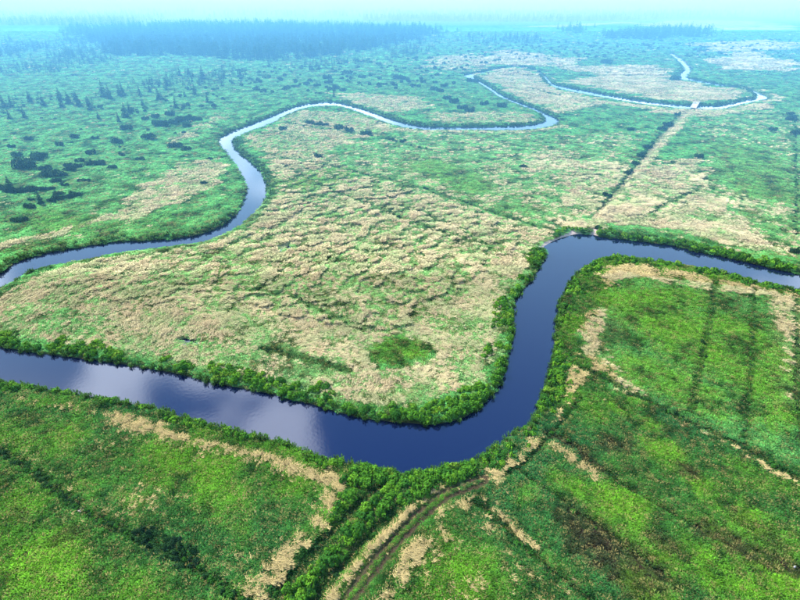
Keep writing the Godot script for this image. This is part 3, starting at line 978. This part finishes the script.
func bank_row(list: Array, a: Vector2, b: Vector2, side: Vector2, from: float, to: float, label: String, group: String, size: float, space: float) -> void:
	var length := a.distance_to(b)
	var count := length * (to - from) / (space * space)
	var n := int(count) + int(rng.randf() < count - int(count))
	for k in n:
		var t := rng.randf()
		var f := rng.randf()
		var q := a.lerp(b, t) + side * lerpf(from, to, f)
		if not in_view(q.x, -q.y) or river_d[at(q.x, q.y)] < 0.2 or sand[at(q.x, q.y)] > 0.3 or sand[at(q.x + 1.5, q.y)] > 0.3:
			continue
		if n_mid.get_noise_2d(q.x * 1.2, q.y * 1.2) * 1.3 + n_broad.get_noise_2d(q.x * 2.0, q.y * 2.0) + 0.6 < f * 0.95:
			continue
		var r := size * (rng.randf_range(0.45, 0.8) if rng.randf() < 0.45 else rng.randf_range(0.8, 1.35)) * (1.0 - 0.3 * f)
		var pickt := rng.randf()
		var tone := 0 if pickt < 0.4 else 1 if pickt < 0.65 else 2 if pickt < 0.9 else 3
		lay(list, q.x, q.y, r, r * rng.randf_range(0.95, 1.35), tone, label, group)

const DITCH_PLACES := ["on the dark ditch crossing the lower left field", "on the left drain of the bushy gully", "on the right drain of the bushy gully", "on the long ditch below the bright right field", "on the first drain across the bright right field", "on the second drain across the bright right field", "on the drain at the right edge of the bright field", "on the thin drain through the lower right field", "on the drain beside the brown strip at lower right", "on the drain leaving the track at the bottom", "on the drain along the straw strip by the right bank", "beside the straight track to the footbridge", "on the thin drain at the far right edge", "on the long old drain across the reed meadow", "on the upper drain of the reed meadow", "on the middle drain of the reed meadow", "on the dark wet line near the inner bank", "on the curved drain among the hummocks", "on the short drain among the hummocks", "on the drain right of the far channel loop", "inside the far channel loop", "on the dark line at the upper right edge", "on the green strip beside the track"]

func plant_shrubs() -> void:
	for k in 5: crowns.append(shrub_crown(100 + k, 300, 0.13))
	for k in 3: far_crowns.append(shrub_crown(200 + k, 150, 0.19))
	stems = shrub_stems(5)
	bark = StandardMaterial3D.new()
	bark.albedo_color = Color(0.10, 0.075, 0.055).linear_to_srgb()
	bark.roughness = 0.95
	for c: Vector3 in LEAF_TONES:
		shrub_tints.append(leaf_material(Color(c.x, c.y, c.z)))
	tinted_leaf = leaf_material()
	rng.seed = 500
	var north := smooth_line(points(RIVER_NORTH))
	var south := smooth_line(points(RIVER_SOUTH))
	var list := []
	belt(list, north, 0.6, 7.5, func(l, a, b, s, f, t):
		var inner: bool = a.x < 42.0
		bank_row(l, a, b, s, f, t if inner else 7.0, inner_place(a) if inner else " on the far bank where the river runs off right", "shrubs along the inner bank" if inner else "shrubs along the far right bank", 1.45, 1.2))
	belt(list, south, 0.4, 7.0, func(l, a, b, s, f, t):
		var left: bool = a.x < -14.0
		var right: bool = a.x > 20.0
		bank_row(l, a, b, s, f, 3.6 if left else t, " on the near left bank above the green field" if left else " on the right bank beside the bright green field" if right else " at the lowest point of the river bend", "shrubs along the near left bank" if left else "shrubs along the right bank" if right else "shrubs at the bottom of the bend", 1.35, 1.25))
	grow(list, "bank_shrub", "shrub", 300, "leafy green shrubs growing together along the river banks")
	# the gully that drains to the bend, and the dark thicket on the left ditch
	list = []
	var dense := []
	for z in range(-99, -50):
		for x in range(-75, 45):
			for rep in 2:
				var q := Vector2(x + rng.randf(), z + rng.randf())
				var k := at(q.x, q.y)
				if gully[k] > 1.5:
					if rng.randf() < 0.5:
						lay(dense, q.x, q.y, rng.randf_range(0.7, 1.3), rng.randf_range(1.0, 1.8), 4 if rng.randf() < 0.6 else 5, " in the thicket astride the left field ditch", "dark shrubs of the ditch thicket")
				elif gully[k] > 0.5 and ditch[k] < 0.3 and verge[k] < 0.05 and rng.randf() < 0.5 and river_d[k] > 0.5:
					var t := rng.randf()
					var wr := rng.randf_range(0.55, 1.0) if rng.randf() < 0.6 else rng.randf_range(1.0, 1.9)
					lay(list, q.x, q.y, wr, wr * rng.randf_range(0.95, 1.3), 0 if t < 0.45 else 2 if t < 0.8 else 1, gully_place(q), "willows of the gully")
	grow(list, "willow_shrub", "shrub", 300, "willow shrubs filling the gully below the bend")
	grow(dense, "thicket_shrub", "shrub", 300, "dark shrubs of the ditch thicket")
	# low dark shrubs along the ditches
	list = []
	for n in DITCHES.size():
		var q: Array = DITCHES[n]
		var p := smooth_line(points(q[2]), 6)
		for k in p.size() - 1:
			var length := p[k].distance_to(p[k + 1])
			var count: float = length * (2.2 if n == 0 else 1.3 if n in [3, 9] else 0.35 if n in [1, 2] else 0.5) * (q[0] as float)
			for c in int(count) + int(rng.randf() < count - int(count)):
				var a := p[k].lerp(p[k + 1], rng.randf()) + Vector2(rng.randfn(), rng.randfn()) * (q[1] as float) * 0.45
				if not in_view(a.x, -a.y) or pool[at(a.x, a.y)] > 0.5:
					continue
				var r := rng.randf_range(0.35, 0.95) * (1.0 + 0.0012 * -a.y) * (1.2 if n == 0 else 1.0)
				lay(list, a.x, a.y, r, r * rng.randf_range(0.8, 1.3), 4 if rng.randf() < 0.55 else 2, " " + DITCH_PLACES[n], "shrubs " + DITCH_PLACES[n])
	grow(list, "ditch_shrub", "shrub", 300, "low dark shrubs lining the drainage ditches")
	# dark shrubs standing in the meadows beyond
	list = []
	for k in range(0, LONE_SHRUBS.size(), 3):
		var x: float = LONE_SHRUBS[k]
		var z: float = LONE_SHRUBS[k + 1]
		var w: float = LONE_SHRUBS[k + 2]
		var n := 3 if w > 2.5 else 1
		for c in n:
			var off := (c - (n - 1) / 2.0) * w * 0.3
			lay(list, x + off, z + rng.randf_range(-0.8, 0.8), w * (0.36 if n > 1 else 0.58) * rng.randf_range(0.85, 1.15), w * rng.randf_range(0.36, 0.56), 5 if rng.randf() < 0.75 else 4, meadow_label(x, z), "dark shrubs scattered over the meadows")
	for k in 15000:
		var z := -rng.randf_range(290.0, 1150.0)
		var x := rng.randf_range(-1.0, 1.0) * (52.0 + 0.68 * -z)
		var i := at(x, z)
		if rng.randf() < scrub[i] * clampf(0.45 + 1.6 * n_broad.get_noise_2d(x * 2.0, z * 2.0), 0.02, 1.0) * (0.25 if z > -480.0 else 0.6) and river_d[i] > 8.0:
			var r := rng.randf_range(0.8, 2.6) * (1.0 if z > -480.0 else 1.5)
			lay(list, x, z, r, r * rng.randf_range(0.7, 1.2), 5 if rng.randf() < 0.6 else 4, meadow_label(x, z), "dark shrubs scattered over the meadows")
	grow(list, "meadow_shrub", "shrub", 300, "dark shrubs dotted over the far meadows")

func inner_place(a: Vector2) -> String:
	if a.x < -60.0:
		return " at the left end of the belt inside the bend"
	if a.x < 5.0:
		return " in the lower belt inside the bend"
	return " in the belt up the right side of the reed meadow" if a.y < -125.0 else " in the belt at the tip inside the bend"

func gully_place(q: Vector2) -> String:
	if q.y < -83.0:
		return " at the head of the gully by the river"
	return " in the middle of the gully beside the track" if q.y < -68.0 else " in the gully at the bottom edge"

func meadow_label(x: float, z: float) -> String:
	if x < -60.0 and z > -420.0:
		return " on the green meadow left of the winding channel"
	if x < 30.0:
		return " on the teal meadow before the far forest"
	if x > 60.0 and z > -500.0:
		return " on the open meadow near the straight track"
	return " on the hazy flats beyond the far channel loops"

# ---------------------------------------------------------------- trees
func tree(called: String, x: float, z: float, h: float, wide: float, crown: Mesh, m: Material, stem: Mesh, label: String, group: String) -> void:
	var t := Node3D.new()
	t.name = numbered(called)
	add_child(t)
	t.position = Vector3(x, land[at(x, z)], z)
	t.rotation.y = rng.randf() * TAU
	var c := solid("crown", crown, m, t)
	c.scale = Vector3(h * wide, h, h * wide)
	var s := solid("trunk", stem, bark, t)
	s.scale = Vector3(h, h, h)
	tag(t, label, "tree", group)

func plant_trees() -> void:
	var spruces: Array[ArrayMesh] = []
	for k in 4: spruces.append(spruce_crown(300 + k, 9, 7))
	var far_spruce := spruce_crown(320, 6, 5)
	var far_birch := birch_crown(330, 60)
	var birch := birch_crown(331, 170)
	var stem := trunk(340, 0.95, 0.016)
	var tints: Array[StandardMaterial3D] = []
	for c: Vector3 in [Vector3(0.009, 0.030, 0.017), Vector3(0.013, 0.040, 0.018), Vector3(0.019, 0.054, 0.017)]:
		tints.append(leaf_material(Color(c.x, c.y, c.z), 0.3))
	var leafy := leaf_material(Color.WHITE, 0.3)
	rng.seed = 900
	for k in range(0, LONE_SPRUCES.size(), 3):
		var x: float = LONE_SPRUCES[k]
		var z: float = LONE_SPRUCES[k + 1]
		var h: float = (LONE_SPRUCES[k + 2] as float) * 1.02
		tree("spruce_tree", x, z, h, rng.randf_range(0.95, 1.35), spruces[k % 4], tints[rng.randi() % 2], stem, "lone dark spruce on the green meadow beside the shrub clumps" if z > -330.0 else "small dark spruce standing loose before the forest", "scattered spruces")
	var singles := []
	var rows_s := PackedFloat32Array()
	var rows_b := PackedFloat32Array()
	var z := -430.0
	while z > -5200.0:
		var d := -z
		var step := 6.0 + maxf(0.0, d - 900.0) * 0.0042
		var half := 60.0 + 0.70 * d
		var x := -half
		while x < half:
			var px := x + rng.randf_range(-0.5, 0.5) * step
			var pz := z + rng.randf_range(-0.5, 0.5) * step
			x += step
			var i := at(px, pz)
			var w := wood[i]
			var open := n_broad.get_noise_2d(px * 0.5, pz * 0.5)
			if d > 1750.0:
				w = maxf(w, 0.72 * smoothstep(-0.28, 0.12, open + 0.1 * n_broad.get_noise_2d(px * 0.1, pz * 0.1)) * smoothstep(1750.0, 2100.0, d))
			if w <= 0.0 or river_d[i] < 8.0:
				continue
			if d < 700.0:
				w *= clampf(0.5 + 1.8 * open, 0.1, 1.0)
			elif w < 0.6:
				w *= clampf(0.55 + 2.2 * open, 0.05, 1.2)
			else:
				w *= clampf(0.85 + 2.0 * n_broad.get_noise_2d(px * 1.3, pz * 1.3), 0.25, 1.0)
			if rng.randf() > w:
				continue
			var h := rng.randf_range(8.0, 21.0) if d > 850.0 else rng.randf_range(5.0, 9.5)
			if wood[i] < 0.6 and d > 850.0 and d < 1700.0:
				h *= 0.7
			var leafed := rng.randf() < (0.35 if d > 850.0 else 0.2)
			singles.append([d, px, pz, h, leafed])
		z -= step
	singles.sort_custom(func(a, b): return a[0] / a[3] < b[0] / b[3])
	for k in singles.size():
		var s: Array = singles[k]
		if k < 300:
			var where := "spruce of the loose row across the teal meadow" if s[2] > -700.0 else "tree on the left front edge of the far blue forest" if s[1] < -250.0 else "tree on the middle front edge of the far blue forest" if s[1] < 0.0 else "tree of the far groves right of the blue forest"
			if s[4]:
				tree("birch_tree", s[1], s[2], s[3], rng.randf_range(1.0, 1.4), birch, tints[2], stem, "rounded leafy " + where.replace("spruce", "tree"), "leafy trees before and along the forest")
			else:
				tree("spruce_tree", s[1], s[2], s[3], rng.randf_range(0.9, 1.3), spruces[k % 4], tints[rng.randi() % 2], stem, "slender dark " + where, "spruces before and along the forest")
		else:
			var c := (Vector3(0.020, 0.056, 0.020) if s[4] else Vector3(0.011, 0.036, 0.018)) * rng.randf_range(0.45, 1.8)
			var wide: float = (s[3] as float) * rng.randf_range(0.95, 1.5)
			put(rows_b if s[4] else rows_s, Vector3(s[1], land[at(s[1], s[2])], s[2]), rng.randf() * TAU, Vector3(wide, s[3], wide), c)
	copies("spruce_forest", far_spruce, leafy, rows_s, "far blue spruce forest fading into the haze", "forest")
	copies("birch_forest", far_birch, leafy, rows_b, "leafy trees mixed through the far hazy forest", "forest")

# ---------------------------------------------------------------- grass and reeds
# a tuft of arching blades, each bent over in two faces
func blades(s: int, count: int, spread: float, lean: float, width: float, tall: float, combed := 0.0) -> ArrayMesh:
	rng.seed = s
	var st := SurfaceTool.new()
	st.begin(Mesh.PRIMITIVE_TRIANGLES)
	for k in count:
		var a := rng.randf() * TAU
		var p := Vector3(cos(a), 0, sin(a)) * sqrt(rng.randf()) * spread
		a = rng.randf_range(-0.7, 0.7) if rng.randf() < combed else a + rng.randf_range(-1.2, 1.2)
		var o := Vector3(cos(a), 0, sin(a))
		var side := Vector3(-o.z, 0, o.x) * width * rng.randf_range(0.6, 1.4)
		var h := tall * rng.randf_range(0.5, 1.1)
		var bend := lean * rng.randf_range(0.5, 1.3)
		var mid := p + o * bend * 0.45 + Vector3(0, h * 0.8, 0)
		var tip := p + o * bend * 1.25 + Vector3(0, h * rng.randf_range(0.75, 1.05), 0)
		var n := (Vector3(0, 0.9, 0) - o * 0.45).normalized()
		var tone := rng.randf_range(0.65, 1.0)
		st.set_color(Color(tone, tone, tone * 0.95))
		face(st, p, mid - side, mid + side, n)
		face(st, mid - side, tip, mid + side, (Vector3.UP + o * 0.15).normalized())
	return st.commit()

func plant_tufts() -> void:
	var grass := blades(1, 15, 0.32, 0.34, 0.06, 0.55)
	var reed := blades(2, 18, 0.32, 0.55, 0.05, 0.85, 0.7)
	var grass_patch := blades(3, 34, 0.85, 0.5, 0.13, 0.45)
	var reed_patch := blades(4, 36, 0.85, 0.65, 0.12, 0.8, 0.6)
	var leafy := leaf_material(Color.WHITE, 0.6)
	var rows: Array[PackedFloat32Array] = [PackedFloat32Array(), PackedFloat32Array(), PackedFloat32Array(), PackedFloat32Array()]
	rng.seed = 1234
	for band: Array in [[48.0, 105.0, 0.29, 0], [105.0, 185.0, 0.42, 0], [185.0, 340.0, 0.9, 2], [340.0, 700.0, 1.8, 2], [700.0, 1350.0, 3.4, 4]]:
		var d: float = band[0]
		while d < band[1]:
			var step: float = band[2]
			var half := 46.0 + 0.66 * d
			var x := -half
			while x < half:
				var px := x + rng.randf() * step
				var pz := -d - rng.randf() * step
				x += step
				var k := at(px, pz)
				if river_d[k] < 0.4 or sand[k] > 0.5 or pool[k] > 0.5:
					continue
				if verge[k] > 0.02:
					var off := from_track(px, pz)
					if off > 0.5 and off < 1.7 and rng.randf() < 0.96:
						continue
				if bare[k] > 0.3 and rng.randf() < bare[k] * 0.8:
					continue
				var t := dryness(px, pz, k)
				var far: int = mini(band[3], 2)
				var grown := 2.4 if band[3] == 4 else 1.0
				var y := land[k] - 0.06
				if rng.randf() < smoothstep(0.15, 0.95, t) * (0.7 + 0.3 * meadow[k]):
					var c := straw_at(px, pz, k).lerp(STRAW, rng.randf() * 0.6 * meadow[k]) * rng.randf_range(0.7, 1.25)
					var s := rng.randf_range(0.65, 1.25) * grown
					if verge[k] > 0.2:
						s *= 0.5
					put(rows[far + 1], Vector3(px, y, pz), -0.7 + 1.6 * n_broad.get_noise_2d(px * 2.0, pz * 2.0) + rng.randf_range(-0.5, 0.5), Vector3(s, s * (0.55 + 0.55 * clampf(t, 0.0, 1.0)), s), c)
				else:
					var c := green_at(px, pz, k).lerp(DEEP, ditch[k] * 0.85).lerp(PEAT, bare[k] * 0.7) * (rng.randf_range(0.5, 1.6) + 0.5 * n_fine.get_noise_2d(px * 3.0, pz * 3.0))
					if rng.randf() < 0.2:
						c = c.lerp(Vector3(0.19, 0.165, 0.065), rng.randf_range(0.3, 0.8))
					var s := rng.randf_range(0.7, 1.35) * grown * (0.55 if verge[k] > 0.2 else 1.0)
					put(rows[far], Vector3(px, y, pz), rng.randf() * TAU, Vector3(s, s * rng.randf_range(0.7, 1.2), s), c)
			d += band[2]
	copies("meadow_grass", grass, leafy, rows[0], "rough green meadow grass of the near fields", "grass")
	copies("dry_reeds", reed, leafy, rows[1], "straw coloured dry reeds of the near meadows", "reeds")
	copies("meadow_grass", grass_patch, leafy, rows[2], "green meadow grass beyond the river bend", "grass")
	copies("dry_reeds", reed_patch, leafy, rows[3], "straw coloured dry reeds beyond the river bend", "reeds")
	# green reeds standing at the water's edge
	var edge := PackedFloat32Array()
	var tall := blades(6, 26, 0.6, 0.35, 0.09, 1.7)
	for line: PackedVector2Array in [smooth_line(points(RIVER_NORTH)), smooth_line(points(RIVER_SOUTH)), smooth_line(points(CHANNEL_LEFT)), smooth_line(points(CHANNEL_RIGHT))]:
		for k in line.size() - 1:
			var n := int(line[k].distance_to(line[k + 1]) * 2.6)
			for c in n:
				var q := line[k].lerp(line[k + 1], rng.randf()) + Vector2(rng.randfn(), rng.randfn()) * 0.9
				var i := at(q.x, q.y)
				var far := -q.y > 190.0
				var toward := river_d[at(q.x, q.y + 4.0)] > river_d[at(q.x, q.y - 4.0)]
				if far:
					q += Vector2(rng.randfn(), rng.randfn()) * 1.8
					i = at(q.x, q.y)
				if not in_view(q.x, -q.y) or sand[i] > 0.4 or river_d[i] < -0.6 or (not far and not toward and rng.randf() < 0.7):
					continue
				var s := rng.randf_range(0.7, 1.2) * (1.3 if far else 1.0)
				if far and toward and rng.randf() < 0.6:
					continue
				put(edge, Vector3(q.x, maxf(land[i], WATER - 0.3), q.y), rng.randf() * TAU, Vector3(s, s * rng.randf_range(0.8, 1.1) * (0.3 if far and toward else 0.7 if far else 1.0), s), Vector3(0.028, 0.080, 0.014) * rng.randf_range(0.6, 1.4))
	copies("bank_reeds", tall, leafy, edge, "tall green reeds at the water's edge", "reeds")

func build_details() -> void:
	var m := StandardMaterial3D.new()
	m.albedo_color = Color(0.22, 0.22, 0.23).linear_to_srgb()
	m.roughness = 0.8
	m.albedo_texture = grain_texture(61, 0.02, Color(0.7, 0.7, 0.7), Color(1, 1, 1))
	m.uv1_triplanar = true
	var spots := [[ROCKS[0], ROCKS[1], 0.45, "small pale stone in the dark strip at the lower right"], [ROCKS[2], ROCKS[3], 0.8, "pale grey stone beside the dark wet hollow near the bank"]]
	for q: Array in spots:
		var st := SurfaceTool.new()
		st.begin(Mesh.PRIMITIVE_TRIANGLES)
		var sphere := SphereMesh.new()
		sphere.radial_segments = 14
		sphere.rings = 8
		var a := sphere.get_mesh_arrays()
		var v: PackedVector3Array = a[Mesh.ARRAY_VERTEX]
		for k in v.size():
			var p := v[k]
			v[k] = Vector3(p.x * 1.6, p.y * 0.9, p.z * 0.9) * (1.0 + 0.5 * n_ridge.get_noise_3d(p.x * 14.0, p.y * 14.0, p.z * 14.0)) * (q[2] as float)
		a[Mesh.ARRAY_VERTEX] = v
		var raw := ArrayMesh.new()
		raw.add_surface_from_arrays(Mesh.PRIMITIVE_TRIANGLES, a)
		st.create_from(raw, 0)
		st.generate_normals()
		var o := solid("stone", st.commit(), m)
		o.position = Vector3(q[0], land[at(q[0], q[1])] + 0.3, q[1])
		o.rotation.y = 0.5
		tag(o, q[3], "stone")
